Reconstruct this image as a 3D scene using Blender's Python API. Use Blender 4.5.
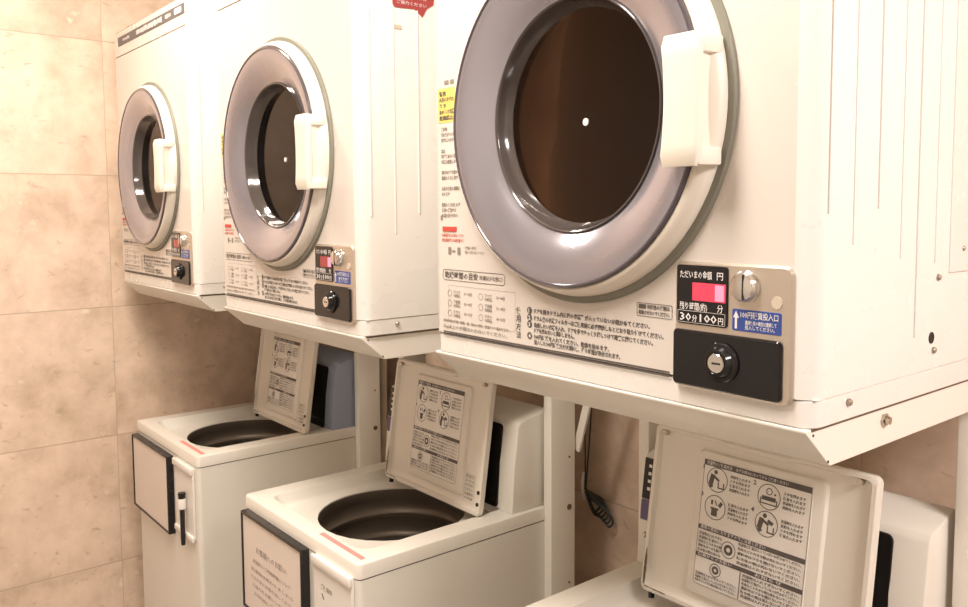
import bpy, bmesh, math, random
from mathutils import Vector, Matrix
random.seed(7)
for o in list(bpy.data.objects): bpy.data.objects.remove(o)
scn = bpy.context.scene
COL = scn.collection
Z0 = 1.32                      # height of the dryers' bottom line above the floor
R = math.radians

# ------------------------------------------------------------------ camera, world, lights, exposure
cd = bpy.data.cameras.new('camera'); cam = bpy.data.objects.new('camera', cd); COL.objects.link(cam); scn.camera = cam
CX, CY, FPX = 506.88, 270.78, 835.65
cd.sensor_fit = 'HORIZONTAL'; cd.sensor_width = 36.0; cd.lens = FPX * 36.0 / 968.0
cd.shift_x = (484.0 - CX) / 968.0; cd.shift_y = (CY - 303.5) / 968.0
cd.clip_start = 0.02
yaw, pitch, roll = 0.8703, -0.0739, 0.0041
fw = Vector((-math.sin(yaw)*math.cos(pitch), math.cos(yaw)*math.cos(pitch), math.sin(pitch)))
rt = Vector((math.cos(yaw), math.sin(yaw), 0)); dn = -rt.cross(fw)
r2 = rt*math.cos(roll) + dn*math.sin(roll); d2 = -rt*math.sin(roll) + dn*math.cos(roll)
m = Matrix((r2, -d2, -fw)).transposed().to_4x4(); m.translation = (1.0701, -0.8145, Z0 + 0.2611)
cam.matrix_world = m

w = bpy.data.worlds.new('world'); scn.world = w; w.use_nodes = True
w.node_tree.nodes['Background'].inputs[0].default_value = (1.0, .88, .74, 1)
w.node_tree.nodes['Background'].inputs[1].default_value = 0.25

def area(name, loc, aim, sx, sy, power, color):
    l = bpy.data.lights.new(name, 'AREA'); l.shape = 'RECTANGLE'; l.size = sx; l.size_y = sy; l.energy = power; l.color = color
    o = bpy.data.objects.new(name, l); COL.objects.link(o); o.location = loc
    o.rotation_euler = (Vector(aim) - Vector(loc)).to_track_quat('-Z', 'Y').to_euler(); return o
area('ceiling_lamp_light', (-1.15, -0.47, Z0 + 1.29), (-1.22, -0.44, 0), 0.6, 0.22, 11.5, (1.0, .90, .79))
area('ceiling_lamp_light_middle', (0.15, -0.66, Z0 + 1.29), (0.1, -0.64, 0), 0.9, 0.26, 17, (1.0, .91, .82))
area('ceiling_lamp_light_near', (2.05, -0.08, Z0 + 1.29), (1.35, 0.0, Z0), 0.7, 0.6, 34, (1.0, .91, .885))
scn.view_settings.view_transform = 'Standard'; scn.view_settings.look = 'None'
scn.view_settings.gamma = 1; scn.view_settings.use_curve_mapping = False
scn.view_settings.exposure = 1.08

# ------------------------------------------------------------------ materials
def pmat(name, col, rough=.4, metal=0, coat=0, spec=.5, noise=0, emit=None, estr=0, alpha=1, trans=0):
    mt = bpy.data.materials.new(name); mt.use_nodes = True; nt = mt.node_tree; b = nt.nodes['Principled BSDF']
    b.inputs['Base Color'].default_value = (*col, 1); b.inputs['Roughness'].default_value = rough; b.inputs['Metallic'].default_value = metal
    b.inputs['Coat Weight'].default_value = coat; b.inputs['Specular IOR Level'].default_value = spec; b.inputs['Alpha'].default_value = alpha
    b.inputs['Transmission Weight'].default_value = trans
    if emit: b.inputs['Emission Color'].default_value = (*emit, 1); b.inputs['Emission Strength'].default_value = estr
    tc = nt.nodes.new('ShaderNodeTexCoord'); nz = nt.nodes.new('ShaderNodeTexNoise'); nz.inputs['Scale'].default_value = 7; nz.inputs['Detail'].default_value = 5
    nt.links.new(tc.outputs['Object'], nz.inputs['Vector'])
    mr = nt.nodes.new('ShaderNodeMapRange'); mr.inputs['To Min'].default_value = max(rough - .06, .02); mr.inputs['To Max'].default_value = rough + .06
    nt.links.new(nz.outputs['Fac'], mr.inputs['Value']); nt.links.new(mr.outputs['Result'], b.inputs['Roughness'])
    if noise:
        rp = nt.nodes.new('ShaderNodeMix'); rp.data_type = 'RGBA'
        rp.inputs[6].default_value = (*[c*(1-noise) for c in col], 1); rp.inputs[7].default_value = (*[min(c*(1+noise*.6), 1) for c in col], 1)
        nt.links.new(nz.outputs['Fac'], rp.inputs[0]); nt.links.new(rp.outputs[2], b.inputs['Base Color'])
    return mt

def tile_mat(name, axis, off_h, off_v, tw=.89, th=.475):
    mt = bpy.data.materials.new(name); mt.use_nodes = True; nt = mt.node_tree; L = nt.links.new; N = nt.nodes.new
    b = nt.nodes['Principled BSDF']; b.inputs['Roughness'].default_value = .33; b.inputs['Specular IOR Level'].default_value = .4
    g = N('ShaderNodeNewGeometry'); sp = N('ShaderNodeSeparateXYZ'); L(g.outputs['Position'], sp.inputs[0])
    def math_(op, a, v):
        n = N('ShaderNodeMath'); n.operation = op
        if isinstance(a, (int, float)): n.inputs[0].default_value = a
        else: L(a, n.inputs[0])
        if isinstance(v, (int, float)): n.inputs[1].default_value = v
        else: L(v, n.inputs[1])
        return n.outputs[0]
    def dist(out, off, size):
        q = math_('DIVIDE', math_('SUBTRACT', out, off), size)
        fr = math_('FRACT', q, 0); a = math_('SUBTRACT', fr, .5); a = math_('ABSOLUTE', a, 0)
        return math_('MULTIPLY', math_('SUBTRACT', .5, a), size), math_('FLOOR', q, 0)
    dh, ih = dist(sp.outputs[axis], off_h, tw); dv, iv = dist(sp.outputs['Z'], off_v, th)
    mn = math_('MINIMUM', math_('MULTIPLY', dh, 1.7), dv); gr = N('ShaderNodeMapRange'); L(mn, gr.inputs[0]); gr.inputs[1].default_value = .0008; gr.inputs[2].default_value = .0022
    n1 = N('ShaderNodeTexNoise'); n1.inputs['Scale'].default_value = 8; n1.inputs['Detail'].default_value = 9; n1.inputs['Roughness'].default_value = .62; n1.inputs['Distortion'].default_value = .15
    cmb = N('ShaderNodeCombineXYZ'); L(math_('MULTIPLY', ih, 3.7), cmb.inputs[0]); L(math_('MULTIPLY', iv, 5.3), cmb.inputs[1])
    ad = N('ShaderNodeVectorMath'); L(g.outputs['Position'], ad.inputs[0]); L(cmb.outputs[0], ad.inputs[1])
    L(ad.outputs[0], n1.inputs['Vector'])
    r1 = N('ShaderNodeValToRGB'); L(n1.outputs['Fac'], r1.inputs[0]); cr = r1.color_ramp
    cr.elements[0].position = .30; cr.elements[0].color = (.58, .43, .31, 1); cr.elements[1].position = .72; cr.elements[1].color = (.87, .685, .54, 1)
    e = cr.elements.new(.5); e.color = (.74, .57, .44, 1)
    # small pits and fossils
    mp = N('ShaderNodeMapping'); mp.inputs['Scale'].default_value = (1, 1, 1.9); L(ad.outputs[0], mp.inputs[0])
    n2 = N('ShaderNodeTexNoise'); n2.inputs['Scale'].default_value = 24; n2.inputs['Detail'].default_value = 7; n2.inputs['Distortion'].default_value = .5; L(mp.outputs[0], n2.inputs['Vector'])
    r2_ = N('ShaderNodeMapRange'); L(n2.outputs['Fac'], r2_.inputs[0]); r2_.inputs[1].default_value = .62; r2_.inputs[2].default_value = .80
    mx = N('ShaderNodeMix'); mx.data_type = 'RGBA'; L(r2_.outputs[0], mx.inputs[0]); L(r1.outputs[0], mx.inputs[6]); mx.inputs[7].default_value = (.46, .335, .235, 1)
    n3 = N('ShaderNodeTexNoise'); n3.inputs['Scale'].default_value = 19; n3.inputs['Detail'].default_value = 3; L(ad.outputs[0], n3.inputs['Vector'])
    r3 = N('ShaderNodeMapRange'); L(n3.outputs['Fac'], r3.inputs[0]); r3.inputs[1].default_value = .68; r3.inputs[2].default_value = .78
    mx3 = N('ShaderNodeMix'); mx3.data_type = 'RGBA'; L(r3.outputs[0], mx3.inputs[0]); L(mx.outputs[2], mx3.inputs[6]); mx3.inputs[7].default_value = (.84, .72, .58, 1)
    m2 = N('ShaderNodeMix'); m2.data_type = 'RGBA'; L(gr.outputs[0], m2.inputs[0]); m2.inputs[6].default_value = (.50, .38, .275, 1); L(mx3.outputs[2], m2.inputs[7])
    L(m2.outputs[2], b.inputs['Base Color'])
    bp = N('ShaderNodeBump'); bp.inputs['Strength'].default_value = .25; bp.inputs['Distance'].default_value = .002; L(gr.outputs[0], bp.inputs['Height']); L(bp.outputs[0], b.inputs['Normal'])
    return mt

M = dict(
    enamel=pmat('white_enamel', (.81, .775, .725), .28, coat=.25),
    enamel2=pmat('cream_plastic', (.80, .74, .64), .38),
    panel=pmat('front_panel_enamel', (.715, .66, .60), .26, coat=.3),
    washer=pmat('washer_enamel', (.82, .785, .71), .34, coat=.15),
    top=pmat('washer_top_plastic', (.82, .78, .70), .32, coat=.2),
    lid=pmat('lid_plastic', (.79, .74, .655), .42),
    steel=pmat('painted_steel', (.83, .79, .71), .42),
    gasket=pmat('door_gasket', (.22, .215, .17), .5),
    black=pmat('black_plastic', (.013, .012, .012), .28),
    blackg=pmat('black_gloss', (.010, .009, .009), .16, coat=.2, spec=.35),
    ink=pmat('print_ink', (.11, .095, .085), .6),
    softink=pmat('soft_ink', (.42, .36, .32), .6),
    strip=pmat('grey_strip', (.13, .115, .11), .5),
    inkg=pmat('grey_ink', (.26, .22, .19), .6),
    redink=pmat('red_ink', (.62, .07, .05), .6),
    pink=pmat('pink_print', (.80, .30, .27), .5),
    yellow=pmat('yellow_label', (.78, .62, .16), .5),
    white=pmat('white_label', (.84, .80, .74), .45),
    whitep=pmat('white_print', (.82, .78, .76), .5),
    paper=pmat('paper', (.80, .70, .62), .5, noise=.05),
    alu=pmat('brushed_plate', (.66, .58, .49), .32, metal=.75, noise=.06),
    chrome=pmat('chrome', (.78, .76, .72), .16, metal=1),
    blue=pmat('blue_sticker', (.035, .075, .30), .4),
    redst=pmat('red_sticker', (.40, .06, .06), .42),
    leddim=pmat('dim_red_window', (.30, .045, .045), .25, emit=(1, .12, .10), estr=.05),
    led=pmat('red_led_window', (.5, .03, .06), .2, emit=(1, .10, .16), estr=.22),
    ledoff=pmat('red_led_bright_digit', (.7, .12, .18), .2, emit=(1, .22, .30), estr=.7),
    tub=pmat('tub_dark', (.22, .18, .14), .42, noise=.15, metal=.4),
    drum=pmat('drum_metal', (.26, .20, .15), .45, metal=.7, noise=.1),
    bluegrey=pmat('blue_grey_plastic', (.37, .43, .56), .42),
    purple=pmat('purple_label', (.14, .10, .20), .4),
    cord=pmat('dark_green_cord', (.035, .045, .04), .45),
    hose=pmat('pale_hose', (.62, .54, .43), .45),
    screw=pmat('screw_metal', (.55, .50, .42), .3, metal=.9),
    slot=pmat('dark_hole', (.02, .017, .014), .7),
    grime=pmat('grime', (.17, .12, .08), .8, noise=.4),
    annulus=pmat('smoky_bowl', (.40, .385, .435), .22, metal=.7, coat=.6),
    rimclear=pmat('clear_rim', (.075, .062, .056), .12, coat=.7),
    rimdark=pmat('dark_rim', (.085, .072, .085), .15, coat=.6),
    ceil=pmat('ceiling_paint', (.80, .74, .66), .8, noise=.02),
    plaster=pmat('wall_paint', (.61, .575, .53), .7, noise=.02),
    floor=pmat('floor_vinyl', (.30, .265, .225), .35, noise=.12),
)
def smoked():
    mt = bpy.data.materials.new('smoked_glass'); mt.use_nodes = True; nt = mt.node_tree; nt.nodes.remove(nt.nodes['Principled BSDF'])
    t = nt.nodes.new('ShaderNodeBsdfTransparent'); t.inputs[0].default_value = (.56, .44, .35, 1)
    g = nt.nodes.new('ShaderNodeBsdfGlossy'); g.inputs['Roughness'].default_value = .06; g.inputs[0].default_value = (.8, .75, .72, 1)
    lw = nt.nodes.new('ShaderNodeFresnel'); lw.inputs[0].default_value = 1.38
    mx = nt.nodes.new('ShaderNodeMixShader'); nt.links.new(lw.outputs[0], mx.inputs[0]); nt.links.new(t.outputs[0], mx.inputs[1]); nt.links.new(g.outputs[0], mx.inputs[2])
    nt.links.new(mx.outputs[0], nt.nodes['Material Output'].inputs[0]); return mt
M['glass'] = smoked()

# ------------------------------------------------------------------ mesh helpers
class MB:
    """collects shapes into one bmesh; every point goes through self.x (a Matrix)"""
    def __init__(s, x=None): s.bm = bmesh.new(); s.x = x or Matrix()
    def v(s, p): return s.bm.verts.new(s.x @ Vector(p))
    def face(s, vs):
        try: return s.bm.faces.new(vs)
        except ValueError: return None
    def poly(s, pts): return s.face([s.v(p) for p in pts])
    def merge(s, b):
        mp = {v: s.v(v.co) for v in b.verts}
        for f in b.faces: s.face([mp[v] for v in f.verts])
        b.free()
    def box(s, x0, x1, y0, y1, z0, z1, bev=0, seg=2):
        b = bmesh.new(); bmesh.ops.create_cube(b, size=1)
        for v in b.verts: v.co = Vector(((x0+x1)/2 + v.co.x*(x1-x0), (y0+y1)/2 + v.co.y*(y1-y0), (z0+z1)/2 + v.co.z*(z1-z0)))
        if bev: bmesh.ops.bevel(b, geom=list(b.edges), offset=bev, segments=seg, profile=.5, affect='EDGES')
        s.merge(b); return s
    def loops(s, loops, cap0=False, cap1=False, closed=True):
        vl = [[s.v(p) for p in l] for l in loops]
        for a, b in zip(vl, vl[1:]):
            n = len(a)
            for i in range(n if closed else n-1): s.face([a[i], a[(i+1) % n], b[(i+1) % n], b[i]])
        if cap0: s.face(list(reversed(vl[0])))
        if cap1: s.face(vl[-1])
        return s
    def prism(s, pts, axis, a, b, bev=0, seg=2):
        """pts: 2-D outline; axis 'x': (y,z), 'y': (x,z), 'z': (x,y)"""
        f = {'x': lambda p, t: (t, p[0], p[1]), 'y': lambda p, t: (p[0], t, p[1]), 'z': lambda p, t: (p[0], p[1], t)}[axis]
        q = bmesh.new(); A = [q.verts.new(f(p, a)) for p in pts]; B = [q.verts.new(f(p, b)) for p in pts]; n = len(pts)
        for i in range(n): q.faces.new([A[i], A[(i+1) % n], B[(i+1) % n], B[i]])
        q.faces.new(list(reversed(A))); q.faces.new(B)
        bmesh.ops.recalc_face_normals(q, faces=q.faces)
        if bev: bmesh.ops.bevel(q, geom=list(q.edges), offset=bev, segments=seg, profile=.5, affect='EDGES')
        s.merge(q); return s
    def lathe(s, prof, c, axis='y', n=96):
        """prof: (radius, coordinate along axis)"""
        L = []
        for r, h in prof:
            l = []
            for i in range(n):
                t = 2*math.pi*i/n; a, b = r*math.cos(t), r*math.sin(t)
                l.append((c[0]+a, c[1]+h, c[2]+b) if axis == 'y' else (c[0]+a, c[1]+b, c[2]+h) if axis == 'z' else (c[0]+h, c[1]+a, c[2]+b))
            L.append(l)
        s.loops(L, cap0=prof[0][0] > 0 and s.cap, cap1=prof[-1][0] > 0 and s.cap); return s
    cap = False
    def disc(s, r, h0, h1, c, axis='y', n=32, bev=0):
        s.cap = True
        s.lathe([(r-bev, h0), (r, h0+bev*(1 if h1 > h0 else -1)), (r, h1)] if bev else [(r, h0), (r, h1)], c, axis, n); s.cap = False; return s
    def tube(s, pts, r, n=10, caps=True):
        pts = [Vector(p) for p in pts]; L = []; up = None
        for i, p in enumerate(pts):
            t = (pts[min(i+1, len(pts)-1)] - pts[max(i-1, 0)]).normalized()
            if up is None: up = t.orthogonal().normalized()
            up = (up - t*up.dot(t)).normalized(); sd = t.cross(up)
            L.append([p + (up*math.cos(2*math.pi*k/n) + sd*math.sin(2*math.pi*k/n))*r for k in range(n)])
        s.loops(L, caps, caps); return s
    def build(s, name, mat, parent=None, ang=35, fix=True):
        if fix: bmesh.ops.recalc_face_normals(s.bm, faces=s.bm.faces)
        me = bpy.data.meshes.new(name); s.bm.to_mesh(me); s.bm.free(); me.materials.append(M[mat] if isinstance(mat, str) else mat)
        for p in me.polygons: p.use_smooth = True
        me.set_sharp_from_angle(angle=R(ang))
        o = bpy.data.objects.new(name, me); COL.objects.link(o)
        if parent: o.parent = parent
        return o

def rr(x0, x1, y0, y1, r, k=8):
    """rounded rectangle, k points in each corner; with r = half the width it is a circle"""
    P = []
    for cx, cy, a0 in ((x1-r, y1-r, 0), (x0+r, y1-r, 90), (x0+r, y0+r, 180), (x1-r, y0+r, 270)):
        for j in range(k): a = R(a0 + 90*j/(k-1)); P.append((cx + r*math.cos(a), cy + r*math.sin(a)))
    return P
def plate(mb, x0, x1, z0, z1, y0, y1, r, bev=.001, k=6):
    """upright plate facing -y with rounded corners; y0 is the front"""
    f = lambda d, y: [(x, y, z) for x, z in rr(x0+d, x1-d, z0+d, z1-d, max(r-d, .0005), k)]
    mb.loops([f(bev, y0), f(0, y0+bev), f(0, y1)], True, True); return mb
def smooth_path(pts, n=8):
    pts = [Vector(p) for p in pts]; out = []
    for i in range(len(pts)-1):
        p0, p1, p2, p3 = pts[max(i-1, 0)], pts[i], pts[i+1], pts[min(i+2, len(pts)-1)]
        for j in range(n):
            t = j/n; out.append(.5*((2*p1) + (p2-p0)*t + (2*p0-5*p1+4*p2-p3)*t*t + (3*p1-p0-3*p2+p3)*t**3))
    return out + [pts[-1]]

_glyph = {}
def text_geo(body, bold=0):
    key = (body, bold)
    if key not in _glyph:
        cu = bpy.data.curves.new('t', 'FONT'); cu.body = body; cu.size = 1; cu.resolution_u = 1; cu.fill_mode = 'BOTH'; cu.offset = bold
        o = bpy.data.objects.new('t', cu); COL.objects.link(o)
        me = o.to_mesh(); vs = [(v.co.x, v.co.y) for v in me.vertices]; fs = [tuple(p.vertices) for p in me.polygons]
        o.to_mesh_clear(); bpy.data.objects.remove(o); bpy.data.curves.remove(cu)
        _glyph[key] = (vs, fs)
    return _glyph[key]
def put_text(mb, body, x, z, h, width=None, y=0, bold=0.012):
    """writes on the local plane y = const, facing -y; x,z is the left end of the baseline, h the capital height, width an optional exact length"""
    vs, fs = text_geo(body, bold)
    if not vs: return
    x0 = min(a for a, b in vs); x1 = max(a for a, b in vs); sz = h/.74
    kx = width/(x1-x0) if width else sz
    V = [mb.v((x + (a-x0)*kx, y, z + b*sz)) for a, b in vs]
    for f in fs: mb.face([V[i] for i in f])
def rect(mb, x0, x1, z0, z1, y): mb.poly([(x0, y, z0), (x1, y, z0), (x1, y, z1), (x0, y, z1)])
def frame_line(mb, x0, x1, z0, z1, y, t=.0007, r=.002):
    A = rr(x0, x1, z0, z1, r, 4); B = rr(x0+t, x1-t, z0+t, z1-t, max(r-t, .0004), 4)
    mb.loops([[(a, y, b) for a, b in A], [(a, y, b) for a, b in B]])
def ring2(mb, cx, cz, r0, r1, y, n=28):
    mb.loops([[(cx + r*math.cos(2*math.pi*i/n), y, cz + r*math.sin(2*math.pi*i/n)) for i in range(n)] for r in (r0, r1)])
def dot2(mb, cx, cz, r, y, n=18, sx=1): mb.poly([(cx + sx*r*math.cos(2*math.pi*i/n), y, cz + r*math.sin(2*math.pi*i/n)) for i in range(n)])

def tag(o, label, cat, group=None):
    o['label'] = label; o['category'] = cat
    if group: o['group'] = group
    return o
def thing(name, loc, label, cat, group=None):
    o = bpy.data.objects.new(name, None); COL.objects.link(o); o.location = loc; o.empty_display_size = .05
    return tag(o, label, cat, group)
def copy_tree(o, parent=None):
    c = o.copy(); COL.objects.link(c); c.parent = parent
    for ch in list(o.children): copy_tree(ch, c)
    return c
def struct(o): o['kind'] = 'structure'; return o

# ------------------------------------------------------------------ the room
XL, XR, YB, YF, ZC = -2.0, 2.75, 0.80, -2.1, Z0 + 1.32
M['tile_l'] = tile_mat('beige_stone_tile_left', 'Y', -.008, Z0 - .070, .89, .45)
M['tile_b'] = tile_mat('beige_stone_tile_back', 'X', .265, Z0 - .070, .89, .45)
struct(MB().box(XL-.1, XL, YF-.1, YB+.1, 0, ZC).build('wall_left', 'tile_l'))
struct(MB().box(XL, XR, YB, YB+.1, 0, ZC).build('wall_back', 'tile_b'))
struct(MB().box(XL, XR, YF-.1, YF, 0, ZC).build('wall_front', 'plaster'))
struct(MB().box(XR, XR+.1, YF-.1, YB+.1, 0, ZC).build('wall_right', 'plaster'))
struct(MB().box(XL-.1, XR+.1, YF-.1, YB+.1, -.1, 0).build('floor', 'floor'))
struct(MB().box(XL-.1, XR+.1, YF-.1, YB+.1, ZC, ZC+.1).build('ceiling', 'ceil'))

# ------------------------------------------------------------------ tumble dryer
DX0, DX1, DB, DT, DD = -.078, .608, .022, .843, .70
DCX, DCZ = .2545, .388                 # centre of the round door
def make_dryer():
    root = thing('coin_dryer', (0, 0, 0), '', 'dryer', 'stacked coin dryers along the wall')
    X = Matrix.Translation((0, 0, -DB))
    def mb(): return MB(X)
    # cabinet: side, back, top sheet with rounded upright front edges; the front stays open for the panel
    r = .026; sec = [(.5835, 0.0)]
    sec = [(DX1-r + r*math.sin(R(a)), r - r*math.cos(R(a))) for a in range(4, 91, 8)]
    sec = [(.5845, 0)] + sec + [(DX1, DD), (DX0, DD)] + [(DX0+.005 - .005*math.sin(R(a)), .005 - .005*math.cos(R(a))) for a in range(84, 3, -16)] + [(-.0735, 0)]
    c = mb(); c.loops([[(x, y, z) for x, y in sec] for z in (.0535, DT-.006)] + [[(x*(1-.012)+.0032, y+.004*(1 if y < .3 else -1), DT) for x, y in sec]], closed=False)
    c.poly([(x*(1-.012)+.0032, y+.004*(1 if y < .3 else -1), DT) for x, y in sec])
    # narrow inward returns of the front edges
    c.poly([(.5845, 0, .0535), (.5845, 0, DT-.006), (.5845, .02, DT-.006), (.5845, .02, .0535)])
    c.poly([(-.0735, 0, .0535), (-.0735, 0, DT-.006), (-.0735, .02, DT-.006), (-.0735, .02, .0535)])
    c.poly([(DX0, .01, .0535), (DX1, .01, .0535), (DX1, DD, .0535), (DX0, DD, .0535)])
    cab = c.build('cabinet', 'enamel', root)
    # pressed upright ribs on the side sheet
    for i, y in enumerate((.024, .079, .135, .194, .237, .290)):
        zt, zl = .66, (.255, .22, .26, .20, .10, .19)[i]
        g = mb(); g.box(DX1-.001, DX1+(.0013 if i % 2 else .0020), y-.0013, y+.0013, zl, zt, .0004, 1); g.build('side_rib', 'enamel', cab)
    g = mb(); g.box(DX1-.001, DX1+.0022, .333, .66, .175, .80, .001, 1); g.build('side_cover', 'enamel', root)
    for yy, zz in ((.079, .042), (.294, .077), (.301, .171), (.373, .206)):
        s = mb(); s.lathe([(0, .004), (.0028, .0037), (.0042, .002), (.0046, 0)], (DX1, yy, zz), 'x', 14); s.build('screw', 'screw', root)
    s = mb(); s.disc(.0075, 0, .0009, (DX1, .287, .094), 'x', 20); s.build('side_hole', 'slot', root)
    # front panel with its round opening, upper band
    hole = rr(DCX-.205, DCX+.205, DCZ-.205, DCZ+.205, .205, 16)
    def band(x0, x1, z0, z1, rad, y): return [(x, y, z) for x, z in rr(x0, x1, z0, z1, rad, 16)]
    p = mb(); p.loops([band(-.0728, .5841, .0555, .7595, .003, .015), band(-.0728, .5841, .0555, .7595, .003, .0005), band(-.0724, .5837, .0560, .7590, .003, 0),
                       [(x, 0, z) for x, z in hole], [(x, .05, z) for x, z in hole]])
    fp = p.build('front_panel', 'panel', root, 30)
    p = mb(); plate(p, -.0728, .5841, .7625, DT-.004, 0, .02, .003, .0005); p.build('top_band', 'panel', root)
    p = mb(); plate(p, -.036, .584, .793, .822, -.0012, .002, .001, .0005); ts = p.build('name_strip', 'strip', root)
    p = mb()
    for a, b, h in ((.02, .09, .006), (.16, .40, .011), (.43, .475, .008)):
        x = a
        while x < b:
            wd = random.uniform(.004, .011); rect(p, x, min(x+wd, b), .8075-h*random.uniform(.5, .8), .8075+h*random.uniform(.5, .8), -.0017); x += wd + .003
    plate(p, .505, .56, .800, .816, -.0018, -.001, .004, .0003)
    p.build('strip_lettering', 'whitep', ts)
    # base rail under the panel
    p = mb(); sb = [(DX1-.001-.02 + .02*math.sin(R(a)), .022 - .02*math.cos(R(a))) for a in range(0, 91, 15)]
    sl = [(DX0+.001+.006 - .006*math.sin(R(a)), .008 - .006*math.cos(R(a))) for a in range(90, -1, -15)]
    p.prism(sb + [(DX1-.001, DD), (DX0+.001, DD)] + sl, 'z', DB, .0525, .0012, 1); p.build('base_rail', 'enamel', root)

    # door: gasket line, cream ring, smoky bowl, inner window, handle
    g = mb(); g.lathe([(.2425, .001), (.2425, -.0045), (.244, -.006), (.2545, -.006), (.2562, -.004), (.2562, .001)], (DCX, 0, DCZ)); g.build('door_gasket', 'gasket', root)
    GX, GR = .2435, .2335
    def ecc(prof, n=96):       # rings whose centre slides from the ring's to the bowl's
        L = []
        for rad, yy, t in prof:
            cx = DCX + (GX-DCX)*t; L.append([(cx + rad*math.cos(2*math.pi*i/n), yy, DCZ + rad*math.sin(2*math.pi*i/n)) for i in range(n)])
        return L
    d = mb(); d.loops(ecc([(.2465, -.001, 0), (.2467, -.010, .1), (.2440, -.018, .3), (.2405, -.0235, .7), (GR+.0045, -.0255, 1), (GR+.002, -.0245, 1), (GR, -.02, 1), (GR-.004, -.004, 1)]))
    door = d.build('door', 'enamel2', root, 50)
    d = mb(); d.lathe([(GR+.002, -.022), (GR+.0012, -.0275), (GR-.0005, -.0292), (GR-.0028, -.0292), (GR-.004, -.0278), (GR-.006, -.02)], (GX, 0, DCZ)); d.build('bowl_edge', 'rimdark', door)
    d = mb(); d.lathe([(GR-.0035, -.0275), (GR-.014, -.0282), (.205, -.0238), (.185, -.0165), (.170, -.0085), (.161, -.003), (.1565, -.001)], (GX, 0, DCZ)); d.build('bowl', 'annulus', door, 60)
    d = mb(); d.lathe([(.1605, -.0040), (.1592, -.0058), (.1575, -.0052), (.1562, -.002), (.154, .006), (.150, .014), (.1465, .0195)], (GX, 0, DCZ)); d.build('bowl_rim', 'rimclear', door, 60)
    d = mb(); d.cap = True; d.lathe([(.147, .0190), (.10, .020), (.05, .0205), (.0, .0205)], (GX+.002, 0, DCZ)); d.build('door_window', 'glass', door, 60)
    d = mb(); d.disc(.0052, .0205, .0177, (GX+.0085, 0, DCZ-.008), 'y', 20, .0008); d.build('window_stud', 'white', door)
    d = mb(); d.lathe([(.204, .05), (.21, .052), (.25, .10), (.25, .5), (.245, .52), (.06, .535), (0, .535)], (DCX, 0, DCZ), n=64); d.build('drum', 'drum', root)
    # handle: curved grip plate over the bowl edge on two bridges
    h = mb(); cz = DCZ - .005; L = []
    for i in range(13):
        t = -1 + 2*i/12; z = cz + t*.0745; cur = .006*t*t
        e = .004 if i in (0, 12) else 0
        xl, xr_ = .455 - .004 + cur*-1 + .004*(1-t*t), .508
        xl = .436 + .006*(1-t*t); xr_ = .491
        q = rr(xl+e, xr_-e, -.052+e, -.036-e, .006-e*.6, 5)
        L.append([(x, y, z) for x, y in q])
    h.loops(L, True, True)
    hb = h.build('handle', 'enamel2', door, 50)
    for z0, z1 in ((cz+.052, cz+.0735), (cz-.0735, cz-.052)):
        h = mb(); h.prism([(.462, -.042), (.4895, -.045), (.494, -.020), (.4955, -.008), (.474, -.010)], 'z', z0, z1, .003, 2); h.build('handle_bridge', 'enamel2', door)
    h = mb(); h.box(.478, .4865, -.04, -.012, cz-.06, cz+.06, .002, 1); h.build('grip_web', 'enamel2', door)

    # printed front
    k = mb()
    put_text(k, '使', .126, .105, .0085); put_text(k, '用', .126, .093, .0085); put_text(k, '方', .126, .081, .0085); put_text(k, '法', .126, .069, .0085)
    lines = [('1', 'ドアを開きドラム内に他の衣類等が入っていないか確かめてください。', .112, .385),
             ('2', 'ドラム奥の衣類フィルターはご使用前に必ず掃除しもとどおり取り付けてください。', .1015, .407),
             ('3', '乾燥したい衣類を入れ、ドアを手でゆっくり押しつけて確実に閉じてください。', .0915, .390),
             ('', 'ドアを閉めないと運転しません。', .0835, .25),
             ('4', '100円硬貨を入れてください。乾燥を始めます。', .0745, .315),
             ('', '投入した100円硬貨分だけ運転し、残り時間が表示されます。', .0665, .335)]
    for n, t, z, xe in lines:
        put_text(k, t, .166, z-.003, .0056, xe-.166, 0, .03)
        if n: dot2(k, .156, z, .0052, 0)
    for z in (.0565, .0520): rect(k, -.060, .417, z, z+.0026, 0)
    rect(k, .366, .378, .134, .1395, 0); put_text(k, '可燃性の溶剤は', .380, .1345, .0045, .036, 0, .03); put_text(k, '乾燥させないでください。', .366, .127, .0045, .050, 0, .03); frame_line(k, .363, .420, .124, .1415, 0)
    frame_line(k, -.061, .100, .144, .162, 0, .0009, .006); put_text(k, '乾燥時間の目安', -.055, .149, .0085, .088, 0, .02); put_text(k, '（化繊は少な目に）', .036, .150, .006, .058)
    kp = k.build('instruction_print', 'ink', fp, fix=False)
    kp.location.y = -.0006
    k = mb()
    for n in ('1', '2', '3', '4'):
        z = {'1': .112, '2': .1015, '3': .0915, '4': .0745}[n]; put_text(k, n, .1545, z-.0032, .0064, None, 0, .03)
    o = k.build('step_number', 'whitep', fp, fix=False); o.location.y = -.0012
    k = mb(); items = (('Tシャツ', '30〜40分'), ('下着類', '30〜40分'), ('タオル', '40〜50分'))
    for c2 in range(2):
        for r_ in range(3):
            x, z = -.048 + c2*.082, .124 - r_*.0165
            put_text(k, items[r_][0], x+.016, z, .0045, .018); put_text(k, '木綿製品', x+.016, z-.0065, .0045, .018); put_text(k, items[r_][1], x+.045, z-.002, .005, .021)
            ring2(k, x+.006, z-.001, .0055, .0047, 0, 14)
    frame_line(k, -.046, .124, .0765, .136, 0, .0004, .001)
    put_text(k, '乾燥時間は衣類の種類、量、脱水の程度、室温により異なります。', -.060, .0745, .004, .17); put_text(k, '5kg以上の衣類は入れないでください。', -.060, .0645, .0052, .165)
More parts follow.
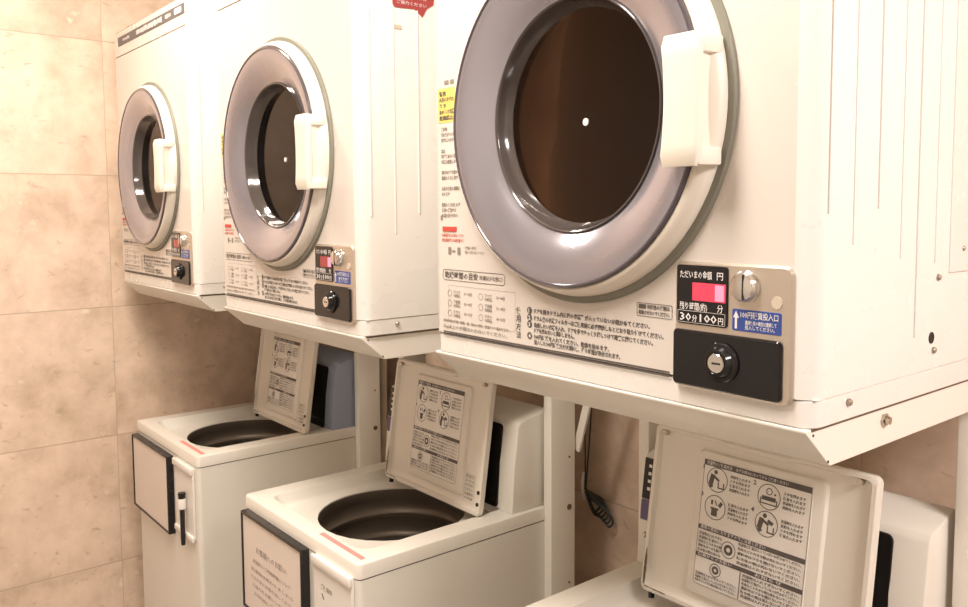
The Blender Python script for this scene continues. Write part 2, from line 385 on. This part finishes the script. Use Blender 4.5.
    o = k.build('drying_time_table', 'inkg', fp, fix=False); o.location.y = -.0006; k = mb()
    # warning column left of the door
    col = ['ご注意', '引火物がついた衣類は', '絶対に入れない', '', '禁止', '動植物油の付着した', '衣類は乾燥しない', '', '運転中はドアを開けない', '確認のうえ使用する', '', '火災や故障の原因に', 'なります', '', '異常のときは使わず', '係員へ連絡する', '幼児を近づけない']
    for i, t in enumerate(col):
        if t: put_text(k, t, -.062, .389 - i*.0088, .005, min(.052, .009*len(t)*.62), 0, .03)
    rect(k, -.052, -.040, .463, .470, 0); rect(k, -.036, -.026, .463, .470, 0); rect(k, -.066, -.060, .243, .251, 0)
    o = k.build('warning_print', 'inkg', fp, fix=False); o.location.y = -.0006; k = mb()
    for x in (-.045, -.02): rect(k, x, x+.008, .187, .199, 0)
    rect(k, -.034, -.026, .191, .194, 0); put_text(k, '取扱いの表示に従ってください', .0, .190, .004, .05); put_text(k, '衣類の表示', .0, .197, .004, .03)
    o = k.build('care_print', 'inkg', fp, fix=False); o.location.y = -.0006
    k = mb(); plate(k, -.070, -.024, .402, .458, -.0005, .001, .001, .0003); o = k.build('caution_label', 'yellow', fp)
    k = mb()
    for i, t in enumerate(('警告', '火災のおそれ', 'あり', '油の付いた衣類', '乾燥禁止')): put_text(k, t, -.066, .446 - i*.0098, .006, min(.04, .0095*len(t)), 0, .03)
    q = k.build('label_print', 'ink', o, fix=False); q.location.y = -.0009
    k = mb(); plate(k, -.060, -.022, .2245, .2325, -.0006, .001, .001, .0003); put_text(k, '日本語表示をお読みください', -.062, .216, .0045, .06); put_text(k, '乾燥機は絶対に', -.062, .208, .0045, .06); o = k.build('red_notice', 'redink', fp); o.location.y = -.0006

    # coin unit
    k = mb(); plate(k, .423, .5825, .0445, .1975, -.0075, .004, .010, .0025, 8); cp = k.build('coin_unit', 'alu', root)
    k = mb(); plate(k, .4275, .5005, .1225, .1935, -.0095, -.006, .004, .0008); dp = k.build('display_panel', 'blackg', cp)
    k = mb(); plate(k, .4515, .4985, .1515, .173, -.0103, -.009, .001, .0003); k.build('display_window', 'led', cp)
    k = mb(); plate(k, .484, .4965, .153, .1715, -.0107, -.0095, .001, .0003); k.build('lit_digit', 'ledoff', cp)
    k = mb(); put_text(k, 'ただいまの金額', .433, .1785, .0075, .046, -.0098); put_text(k, '円', .486, .1785, .0075, .0085, -.0098)
    k.build('amount_caption', 'whitep', cp, fix=False); k = mb()
    put_text(k, '残り時間(約)', .433, .1405, .0075, .040, -.0098); put_text(k, '分', .487, .1405, .0075, .008, -.0098)
    k.build('time_caption', 'whitep', cp, fix=False); k = mb()
    put_text(k, '30', .4335, .1268, .0095, .0165, -.0098, .012); put_text(k, '分', .4515, .1268, .0065, .007, -.0098); put_text(k, '100', .4625, .1268, .0095, .024, -.0098, .012); put_text(k, '円', .4885, .1268, .0065, .007, -.0098)
    frame_line(k, .430, .498, .1245, .1388, -.0098, .0004, .001)
    k.build('price_print', 'whitep', cp, fix=False)
    k = mb(); k.lathe([(.0185, -.0075), (.0185, -.0095), (.017, -.0105), (.0158, -.0160), (.0140, -.0182), (.008, -.0195), (0, -.0197)], (.524, 0, .1725), n=40); cs = k.build('coin_slot', 'chrome', cp)
    k = mb(); k.box(.5262, .5284, -.0204, -.017, .158, .187, .0008, 1); k.build('slot_opening', 'slot', cp)
    k = mb(); k.disc(.0068, -.0075, -.0086, (.5635, 0, .1575), 'y', 24, .0003); k.build('plate_plug', 'hose', cp)
    k = mb(); plate(k, .5065, .5695, .1215, .1465, -.0082, -.007, .002, .0003); bl = k.build('blue_label', 'blue', cp)
    k = mb(); put_text(k, '100円硬貨投入口', .518, .1375, .0062, .048, -.0086); put_text(k, '連続使用の場合は連続して', .524, .1300, .004, .040, -.0086); put_text(k, '投入してください。', .524, .1245, .004, .038, -.0086)
    k.poly([(.5105, -.0086, .124), (.5135, -.0086, .124), (.5135, -.0086, .1365), (.5160, -.0086, .1365), (.512, -.0086, .1445), (.508, -.0086, .1365), (.5105, -.0086, .1365)])
    k.build('label_print', 'whitep', bl, fix=False)
    k = mb(); plate(k, .4235, .5715, .0475, .1155, -.0115, -.005, .006, .002, 8); k.build('coin_box', 'blackg', cp); cp.location = (.003, .0035, 0)
    k = mb(); k.lathe([(.0235, -.011), (.0235, -.014), (.022, -.016), (.0185, -.0165), (.017, -.020), (.0155, -.023), (.013, -.0235), (.0115, -.022), (.0115, -.018)], (.4955, 0, .083), n=40); k.build('lock_collar', 'blackg', cp)
    k = mb(); k.cap = True; k.lathe([(.0112, -.018), (.0112, -.0232), (.0104, -.024), (0, -.024)], (.4955, 0, .083), n=32); k.build('lock_barrel', 'chrome', cp)
    k = mb(); k.box(.4905, .5025, -.0246, -.0235, .0817, .0842, .0005, 1); k.build('key_slot', 'slot', cp)
    return root

UX = (-1.85, -.9403, 0.0); UY = (.0127, .0031, 0.0); UZ = (.0038, -.0069, 0.0)
dryer = make_dryer()
dl = ('farthest white coin dryer beside the tiled left wall, dark name strip across its top',
      'middle white coin dryer of the row, with a red sticker high on its side',
      'largest, nearest white coin dryer with its ribbed right side in view')
dryers = []
for i in (2, 1, 0):
    d = dryer if i == 2 else copy_tree(dryer)
    d.location = (UX[i], UY[i], Z0 + UZ[i] + DB); d['label'] = dl[i]; dryers.append(d)
for d in dryers[1:]:
    for u in d.children:
        if u.name.startswith('coin_unit'):
            for q in u.children:
                if q.name.startswith('display_window') or q.name.startswith('lit_digit') and d is dryers[2]: q.data = q.data.copy(); q.data.materials[0] = M['leddim']
# red sticker on the middle dryer's side
s = MB(); f = lambda y, z: (DX1+.0009, y, z + DZ - DB)
DZ = .014
out = [(.078, .650), (.083, .645), (.128, .6475), (.138, .6415), (.1475, .634), (.151, .640), (.158, .652), (.174, .662), (.178, .69), (.178, .733), (.172, .738), (.083, .738), (.078, .733)]
s.loops([[f(y, z) for y, z in out], [(DX1-.001, y, z+DZ-DB) for y, z in out]], True, True); st = s.build('red_sticker', 'redst', dryers[1])
s = MB(Matrix.Rotation(R(90), 4, 'Z'))
for i, t in enumerate(('乾燥が終わりましたら', 'すみやかに衣類を', '取り出してください', '次の方のために', 'ご協力ください')): put_text(s, t, .087, .668 + (4-i)*.013 - DB, .0055, .070, -(DX1+.0016))
s.build('sticker_print', 'whitep', st, fix=False)
s = MB(); s.box(DX1-.001, DX1+.0008, .078, .098, .618-DB, .626-DB); s.build('small_tag', 'hose', dryers[1])

# ------------------------------------------------------------------ stands that carry the dryers
def make_stand():
    root = thing('dryer_stand', (0, 0, 0), '', 'stand', 'painted steel stands under the dryers')
    x0, x1 = -.086, .6010; zt, zb = Z0+.0215, Z0-.0285
    s = MB(); s.prism([(.001, zt), (.0005, zt-.004), (.053, zb), (.70, zb), (.70, zt)], 'x', x0, x1, .0012, 1); sh = s.build('shelf', 'steel', root)
    s = MB(); s.box(x1-.001, x1+.0012, .012, .69, zt-.0035, zt-.0005); s.build('shelf_seam', 'grime', sh)
    for yy, zz in ((.016, .0135), (.049, -.022)): s = MB(); s.disc(.0016, 0, .0007, (x1, yy, Z0+zz), 'x', 10); s.build('rivet_hole', 'slot', sh)
    s = MB(); s.disc(.0085, 0, .003, (x1, .179, Z0+.004), 'x', 6, .0008); s.disc(.005, .003, .008, (x1, .179, Z0+.004), 'x', 14, .001); s.build('bolt', 'screw', root)
    for xa, xb in ((.552, .580), (x0, x0+.028)):
        s = MB(); s.box(xa, xb, .525, .605, 0, zb+.002, .0025, 2); po = s.build('post', 'steel', root)
        for zz, rr_ in ((-.335, .0028), (-.46, .0075), (-.65, .0028)): s = MB(); s.disc(rr_, 0, .0012, (xb, .585, Z0+zz), 'x', 14); s.build('bolt_hole', 'grime', po)
    return root
sl = ('cream steel stand under the farthest dryer', 'cream steel stand under the middle dryer, post right of the middle washer', 'cream steel stand under the largest dryer, bolt on its side flange')
stand = make_stand()
for i in (2, 1, 0):
    d = stand if i == 2 else copy_tree(stand)
    d.location = (UX[i], UY[i], UZ[i]); d['label'] = sl[i]
    if i == 0:
        for ch in d.children:
            if ch.name.startswith('post'): ch.location.x = -.010
    if i == 1:
        for ch in d.children:
            if ch.name.startswith('bolt'): ch.location.y = .04
        s = MB(); s.box(-.011, .011, -.004, .004, 0, .34, .001, 1); s.bm.transform(Matrix.Translation((.575, .615, Z0-.325)) @ Matrix.Rotation(R(17), 4, 'Y')); s.build('brace', 'steel', d)

# ------------------------------------------------------------------ washing machines
ZW = Z0 - .4523; ZS = Z0 - .4848; WW = .57
def make_washer():
    root = thing('washing_machine', (0, 0, 0), '', 'washing machine', 'top loading coin washers under the dryers')
    # body
    b = MB(); r = .022
    r = .013; lo = rr(.001, WW-.001, .001, .575, r)
    b.loops([[(x, y, z) for x, y in lo] for z in (.03, ZS-.0012)], True, False); b.build('body', 'washer', root)
    for x in (.06, WW-.06):
        for y in (.06, .51): b = MB(); b.disc(.022, 0, .032, (x, y, 0), 'z', 16); b.build('foot', 'black', root)
    # top cover with raised edge, recess and round opening
    cx, cy, cr = .285, .262, .182; k = 8
    L = [[(x, y, ZS+.0012) for x, y in rr(0, WW, 0, .577, .013, k)], [(x, y, ZW-.0045) for x, y in rr(0, WW, 0, .577, .013, k)],
         [(x, y, ZW-.001) for x, y in rr(.0015, WW-.0015, .0015, .5755, .012, k)], [(x, y, ZW) for x, y in rr(.005, WW-.005, .005, .572, .011, k)],
         [(x, y, ZW) for x, y in rr(.058, .511, .042, .448, .035, k)], [(x, y, ZW-.003) for x, y in rr(.0605, .5095, .0445, .4465, .034, k)],
         [(x, y, ZW-.024) for x, y in rr(.067, .505, .051, .446, .034, k)], [(x, y, ZW-.031) for x, y in rr(.076, .499, .060, .445, .034, k)],
         [(x, y, ZW-.031) for x, y in rr(cx-cr, cx+cr, cy-cr, cy+cr, cr, k)], [(x, y, ZW-.045) for x, y in rr(cx-cr, cx+cr, cy-cr, cy+cr, cr, k)]]
    b = MB(); b.loops(L, False, False); b.build('top_cover', 'top', root, 40)
    b = MB(); b.lathe([(.1800, -.034), (.1805, -.056), (.186, -.062), (.188, -.085), (.184, -.096), (.179, -.100), (.180, -.110), (.186, -.115), (.188, -.150), (.183, -.158), (.178, -.162), (.178, -.18), (.19, -.19), (.19, -.40), (.16, -.43), (.05, -.43), (.045, -.38), (.03, -.36), (0, -.36)], (cx, cy, ZW), 'z', 64)
    b.build('tub', 'tub', root, 50)
    # printed strips on the front edge
    b = MB()
    for xa, xb in ((.365, .548),):
        rect(b, xa, xb, .0, .012, 0)
    for v in b.bm.verts: v.co = Vector((v.co.x, .020 + v.co.z, ZW+.0006))
    b.build('warning_strip', 'pink', root)
    # rear console
    prof = [(.436, 0), (.444, .112), (.457, .206), (.464, .216), (.480, .221), (.548, .237), (.562, .233), (.572, .222), (.575, 0)]
    b = MB(); b.prism([(y, ZW+z) for y, z in prof], 'x', .004, WW-.004, .004, 2); con = b.build('rear_console', 'top', root)
    def fy(z): return .436 + (.008*z/.112 if z < .112 else .008 + .013*(z-.112)/.094)
    b = MB()
    def slab(x0, x1, zlo, zhi, d):
        zs = [zlo, .112, zhi] if zlo < .112 < zhi else [zlo, zhi]
        F = [[(x, fy(z)-d, ZW+z) for z in zs] for x in (x0, x1)]; Bk = [[(x, fy(z)+.002, ZW+z) for z in zs] for x in (x0, x1)]
        out = lambda A: A[0] + A[1][::-1]
        b.loops([out(Bk), out(F)], False, False)
        n = len(zs)
        for i in range(n-1): b.poly([F[0][i], F[1][i], F[1][i+1], F[0][i+1]])
    q = rr(.13, .513, .003, .203, .011, 5)
    b.loops([[(x, fy(z)+.002, ZW+z) for x, z in q], [(x, fy(z)-.002, ZW+z) for x, z in q], [(x, fy(z)-.0035, ZW+z) for x, z in rr(.1315, .5115, .0045, .2015, .010, 5)]], False, True)
    b.build('control_window', 'blackg', con)
    b = MB(); slab(.010, .037, .132, .212, .0022); b.build('button_panel', 'black', con)
    b = MB(); slab(.010, .037, .090, .130, .0022); b.build('purple_label', 'purple', con)
    b = MB(); 
    for z in (.150, .165, .180, .195): slab(.022, .029, z, z+.006, .003)
    b.build('button', 'white', con)
    b = MB(); put_text(b, '2', .021, ZW+.055, .012, None, fy(.06)-.0008, .03); b.build('unit_number', 'ink', con, fix=False)
    return root

LEAN = math.atan2(.045, .308); LW, LH = .428, .3115
def make_lid():
    """open lid, local frame: x along the hinge, z up the lid, -y its inner face; returns the part (lid) with sub-parts"""
    f = lambda x0, x1, z0, z1, r, y: [(x, y, z) for x, z in rr(x0, x1, z0, z1, r, 6)]
    b = MB(); b.loops([f(.004, LW-.004, .004, LH-.004, .010, .019), f(0, LW, 0, LH, .012, .015), f(0, LW, 0, LH, .012, .003), f(.003, LW-.003, .003, LH-.003, .011, 0),
                       f(.010, LW-.010, .010, LH-.008, .009, 0), f(.013, LW-.013, .013, LH-.011, .009, .009), f(.030, LW-.030, .02, LH-.02, .012, .011),
                       f(.098, .347, .028, .285, .010, .011), f(.101, .344, .031, .282, .010, .005), f(.104, .341, .034, .279, .009, .004)], True, True)
    # handle recess bulging from the top edge
    b.prism([(.140, LH-.004), (.150, LH-.012), (.272, LH-.014), (.290, LH-.004)], 'y', -.0015, .012, .0012, 1)
    lid = b.build('lid', 'lid', None, 40)
    s = MB(); plate(s, .113, .324, .049, .271, .0032, .006, .008, .0004); lab = s.build('instruction_label', 'white', lid)
    k = MB(); Y = .0027
    A = rr(.115, .322, .051, .269, .007, 5)
    frame_line(k, .1145, .3225, .0505, .2695, Y, .0007, .006)
    for x0, x1, z0, z1 in ((.1145, .3225, .2595, .2695), (.1145, .3225, .1465, .1545), (.1145, .3225, .0985, .1060)): rect(k, x0, x1, z0, z1, Y)
    rect(k, .207, .2085, .052, .098, Y)
    cc = {'1': (.144, .238), '2': (.247, .235), '3': (.145, .190), '4': (.247, .190)}
    for n, (x, z) in cc.items():
        ring2(k, x, z, .0215, .0202, Y, 36); put_text(k, n, x-.031, z+.014, .008, None, Y, .03)
        for i in range(4): put_text(k, ('洗濯物を入れます', '洗剤を入れます', 'フタを閉めます', '硬貨を入れます')[(i + int(n)) % 4], x+.026, z+.010-i*.0075, .0044, .040, Y, .02)
    def limb(p, q, t):
        p, q = Vector((p[0], 0, p[1])), Vector((q[0], 0, q[1])); d = (q-p).normalized(); nrm = Vector((-d.z, 0, d.x))*t/2
        k.poly([(a.x, Y, a.z) for a in (p+nrm, q+nrm, q-nrm, p-nrm)])
    for n in ('1', '4'):         # person bending over the tub
        x, z = cc[n]; dot2(k, x-.004, z+.013, .0038, Y); limb((x-.009, z+.008), (x-.013, z-.010), .009); limb((x-.010, z+.007), (x+.004, z-.001), .004); limb((x-.013, z-.009), (x-.010, z-.015), .007)
        limb((x+.003, z-.003), (x+.003, z-.014), .0022); limb((x+.014, z-.003), (x+.014, z-.014), .0022); limb((x+.003, z-.013), (x+.015, z-.013), .0022)
        if n == '4': limb((x+.002, z+.006), (x+.012, z+.002), .006)
    x, z = cc['2']; limb((x-.013, z-.003), (x+.013, z-.003), .007); limb((x-.015, z-.012), (x+.015, z-.012), .002); ring2(k, x, z+.009, .006, .0045, Y, 16); limb((x-.015, z-.003), (x-.015, z-.012), .002); limb((x+.015, z-.003), (x+.015, z-.012), .002); dot2(k, x+.011, z+.006, .0018, Y)
    x, z = cc['3']; limb((x-.001, z-.003), (x-.001, z-.015), .012); limb((x-.009, z-.002), (x+.007, z-.002), .003); limb((x-.007, z+.004), (x-.007, z+.012), .004); limb((x+.008, z+.003), (x+.013, z+.011), .006); limb((x-.001, z+.012), (x+.004, z+.004), .002)
    body = ['洗濯物は入れすぎないでください。', '洗濯物に硬貨が入っていないか確かめてください。', '毛布などの大きな物は洗わないでください。', '運転中はフタを開けないでください。', '防水性の物は洗わないでください。']
    for i in range(5): put_text(k, body[i % 5][:9], .118, .1375 - i*.0072, .0042, .048, Y, .02); put_text(k, body[(i+1) % 5], .198, .1405 - i*.0078, .0042, .118, Y, .02)
    ring2(k, .180, .126, .0145, .0132, Y, 24); ring2(k, .180, .126, .009, .004, Y, 18)
    ring2(k, .158, .084, .0115, .0102, Y, 24); ring2(k, .158, .084, .007, .003, Y, 18)
    for i in range(3): put_text(k, body[i], .118, .0675 - i*.0062, .004, .084, Y, .02)
    for i in range(6): put_text(k, body[i % 5], .2115, .0915 - i*.0068, .0042, .106, Y, .02)
    k.build('label_print', 'ink', lid, fix=False)
    for items in ((('洗濯機のご使用方法', .120, .2618, .0055, .052), ('必ずお読みになってからご使用ください', .180, .2622, .0045, .10)),
                  (('故障の原因になりますのでご注意ください', .120, .1487, .0050, .13),), (('係員からのお願い', .120, .1005, .0048, .07),), (('お知らせ', .235, .1003, .0048, .05),)):
        k = MB()
        for it in items: put_text(k, *it, Y-.0004)
        k.build('heading_print', 'whitep', lid, fix=False)
    k = MB(); frame_line(k, .352, .392, .020, .085, .0095, .0005, .002)
    for i in range(6): put_text(k, ('安全に', 'お使いいただくため', '必ずお守り', 'ください', '注意表示', 'の内容')[i], .355, .077 - i*.010, .0055, .033, .0095)
    k.build('rating_print', 'inkg', lid, fix=False)
    # hinge pins, rubber stops, grime on the hinge end
    for x in (.020, LW-.02): k = MB(); k.disc(.006, .0, -.012, (x, .012, 0), 'z', 14); k.build('hinge_pin', 'black', lid)
    for z in (.028, .055): k = MB(); k.disc(.0045, 0, -.0025, (LW-.006, .0, z), 'y', 12); k.build('rubber_stop', 'black', lid)
    for x in (LW-.03, .022): k = MB(); k.disc(.005, .009, -.0012, (x, 0, LH-.014), 'y', 12); k.build('screw', 'screw', lid)
    k = MB(); L_, R_ = [], []
    for i in range(15):
        z = .012 + .068*i/14; wd = .0024*(1 - abs(i-6)/9) + random.uniform(0, .0012)
        L_.append((.0085 - wd, -.0006, z)); R_.append((.0085 + wd*1.2, -.0006, z))
    k.poly(L_ + R_[::-1]); B_, T_ = [], []
    for i in range(13):
        x = .010 + .05*i/12; B_.append((x, -.0007, .0085 - random.uniform(0, .001))); T_.append((x, -.0007, .0095 + random.uniform(0, .0022)*(1-i/13)))
    k.poly(B_ + T_[::-1])
    k.build('hinge_grime', 'grime', lid, fix=False)
    return lid
WX = (-1.878, -.9527, -.0251); WY = (.022, .0124, .0093); WZ = (.0038, -.0069, 0)
wl = ('far washer beside the tiled left wall, open lid, blue-grey rear console', 'middle washer of the row, open lid, cream rear console, notice board on front', 'nearest washer cut off by the bottom of the photo, large open lid with instructions')
washer = make_washer(); lid0 = make_lid()
lid_at = ((-1.722, .364), (-.838, .357), (.0655, .355))
trees = [copy_tree(washer), copy_tree(washer), washer]
for i in (2, 1, 0):
    d = trees[i]
    d.location = (WX[i], WY[i], WZ[i]); d['label'] = wl[i]
    l = copy_tree(lid0) if i else lid0
    l.parent = d; l.location = (lid_at[i][0] - WX[i], lid_at[i][1] - WY[i], ZW + .002); l.rotation_euler = (-LEAN, 0, 0); l.scale = ((.93, 1, 1.035), (.955, 1, 1.03), (1, 1, 1))[i]
    if i == 1:
        for ch in d.children:
            if ch.name.startswith('rear_console'): ch.location = (-.008, -.015, 0)
    if i == 0:
        for ch in d.children:
            if ch.name.startswith('rear_console'):
                ch.data = ch.data.copy(); ch.data.materials[0] = M['bluegrey']; ch['label'] = 'blue-grey console behind the lid'; ch.location = (-.006, .002, -.006)

# ------------------------------------------------------------------ things on the washers
def notice(i, x0, x1, z0, z1, label, lines):
    y = WY[i]; root = thing('framed_notice', ((x0+x1)/2, y, Z0+z0), label, 'notice board', 'black framed notices on washer fronts')
    w_, h_ = (x1-x0)/2, z1-z0; t, dp = .007, .020
    b = MB(); f = lambda d, yy: [(x, yy, z) for x, z in rr(-w_+d, w_-d, d, h_-d, max(.003-d, .0006), 4)]
    b.loops([f(0, 0), f(0, -dp+.002), f(.002, -dp), f(t-.001, -dp), f(t, -dp+.001), f(t, -.004)]); b.build('frame', 'black', root)
    b = MB(); b.box(-w_+t-.001, w_-t+.001, -.0165, -.002, t-.001, h_-t+.001); b.build('sheet', 'paper', root)
    b = MB()
    for tx, z, wd, h in lines: put_text(b, tx, -wd/2*2*w_, h_*z, h, wd*2*w_, -.0171)
    b.build('sheet_print', 'softink', root, fix=False); return root
ln = [('お客様へのお願い', .66, .5, .013), ('洗濯機のご利用時間について', .54, .62, .008), ('洗濯物は終わりましたら', .45, .7, .007), ('すみやかにお取り出しください', .37, .72, .007), ('ご協力をお願いいたします', .29, .66, .007), ('お忘れ物にご注意ください', .21, .6, .007)]
notice(0, -1.868, -1.515, -.735, -.490, 'black framed notice sheet on the front of the far washer by the tiled wall', [])
notice(1, -.930, -.597, -.738, -.490, 'black framed notice with printed lines on the front of the middle washer', ln)
def clipboard(i, x0, x1, z0, z1, label, marks):
    y = WY[i]; root = thing('writing_board', ((x0+x1)/2, y, Z0+z0), label, 'board', 'small white boards on washer fronts')
    w_, h_ = (x1-x0)/2, z1-z0
    b = MB(); plate(b, -w_, w_, 0, h_, -.006, 0, .006, .001); b.build('panel', 'white', root)
    b = MB(); b.box(-w_-.002, w_+.002, -.013, -.003, h_-.020, h_+.002, .004, 2); b.build('top_bar', 'white', root)
    b = MB(); b.box(-w_-.001, w_+.001, -.012, -.003, -.004, .014, .003, 2); b.build('bottom_tray', 'white', root)
    if marks:
        b = MB()
        b.tube(smooth_path([(-.03, -.0065, h_*.52), (-.015, -.0065, h_*.42), (.0, -.0065, h_*.60), (.02, -.0065, h_*.63), (.012, -.0065, h_*.47), (.030, -.0065, h_*.44)]), .0016, 6)
        b.tube(smooth_path([(-.045, -.0065, h_*.70), (-.036, -.0065, h_*.66)]), .0014, 6); b.build('pen_mark', 'ink', root)
        b = MB(); put_text(b, 'ご使用中', -.05, h_*.74, .010, .05, -.0064); b.build('panel_print', 'inkg', root, fix=False)
    return root
clipboard(0, -1.488, -1.335, -.705, -.488, 'white board holding a pen on the far washer, right of its blank notice', False)
clipboard(1, -.566, -.400, -.745, -.490, 'white board with pen scribbles on the middle washer, right of its printed notice', True)
p = thing('marker_pen', (-1.388, WY[0]-.020, Z0-.728), 'black marker pen with a white collar hanging on the far white board', 'pen')
b = MB(); b.lathe([(0, 0), (.0055, .002), (.0065, .01), (.0072, .11), (.0072, .112)], (0, 0, 0), 'z', 16); b.build('pen_barrel', 'black', p)
b = MB(); b.lathe([(.0072, .110), (.0115, .113), (.0115, .140), (.0105, .143)], (0, 0, 0), 'z', 16); b.build('pen_collar', 'white', p)
b = MB(); b.lathe([(.0105, .143), (.010, .150), (.0115, .155), (.0105, .160), (0, .161)], (0, 0, 0), 'z', 16); b.build('pen_cap', 'black', p)

# ------------------------------------------------------------------ cord bundle and hose behind the machines
c = thing('power_cord', (-.49, YB-.006, Z0-.50), 'dark green coiled power cord hanging on the wall right of the middle post', 'cord')
b = MB(); b.tube(smooth_path([(.018, -.008, .46), (.014, -.008, .25), (0, -.01, .06), (-.004, -.012, .0)]), .0022, 8); b.tube(smooth_path([(-.01, -.008, .46), (-.012, -.008, .25), (-.008, -.01, .08), (-.002, -.016, .0)]), .002, 8); b.build('lead', 'cord', c)
b = MB()
for k in range(6):
    e = (.10 + .010*k, -.01 - .012*k); s_ = .012*(k-2.5); z_ = .60
    b.tube(smooth_path([(a*z_, q, c_*z_) for a, q, c_ in [(0, -.014, -.002), (.045, -.016-.003*k, .004-.006*k+s_*.4), (e[0]+.01, -.018, e[1]-.01), (e[0]-.004+s_*.3, -.022, e[1]-.055), (e[0]-.045, -.022, e[1]-.075+.01*k), (.035+.004*k, -.02, -.04-.01*k), (0, -.016, -.008)]], 7), .0032, 7)
b.build('coil', 'cord', c)
b = MB(); b.tube(smooth_path([(-.012, -.012, .045), (-.006, -.024, .02), (-.004, -.024, -.01), (-.010, -.012, -.03)]), .004, 7); b.build('cable_tie', 'white', c)
h = thing('drain_hose', (-1.372, .685, Z0-.5), 'pale bent hose between the far stand post and the middle lid', 'hose')
b = MB(); b.tube(smooth_path([(-.09, 0, .455), (-.02, 0, .452), (.0, 0, .425), (.0, 0, .2), (-.01, 0, -.4), (-.01, 0, -.81)]), .015, 12); b.build('tube', 'hose', h)
b = MB(); b.disc(.018, .005, -.014, (-.075, 0, .455), 'x', 14); b.build('hose_clamp', 'screw', h)
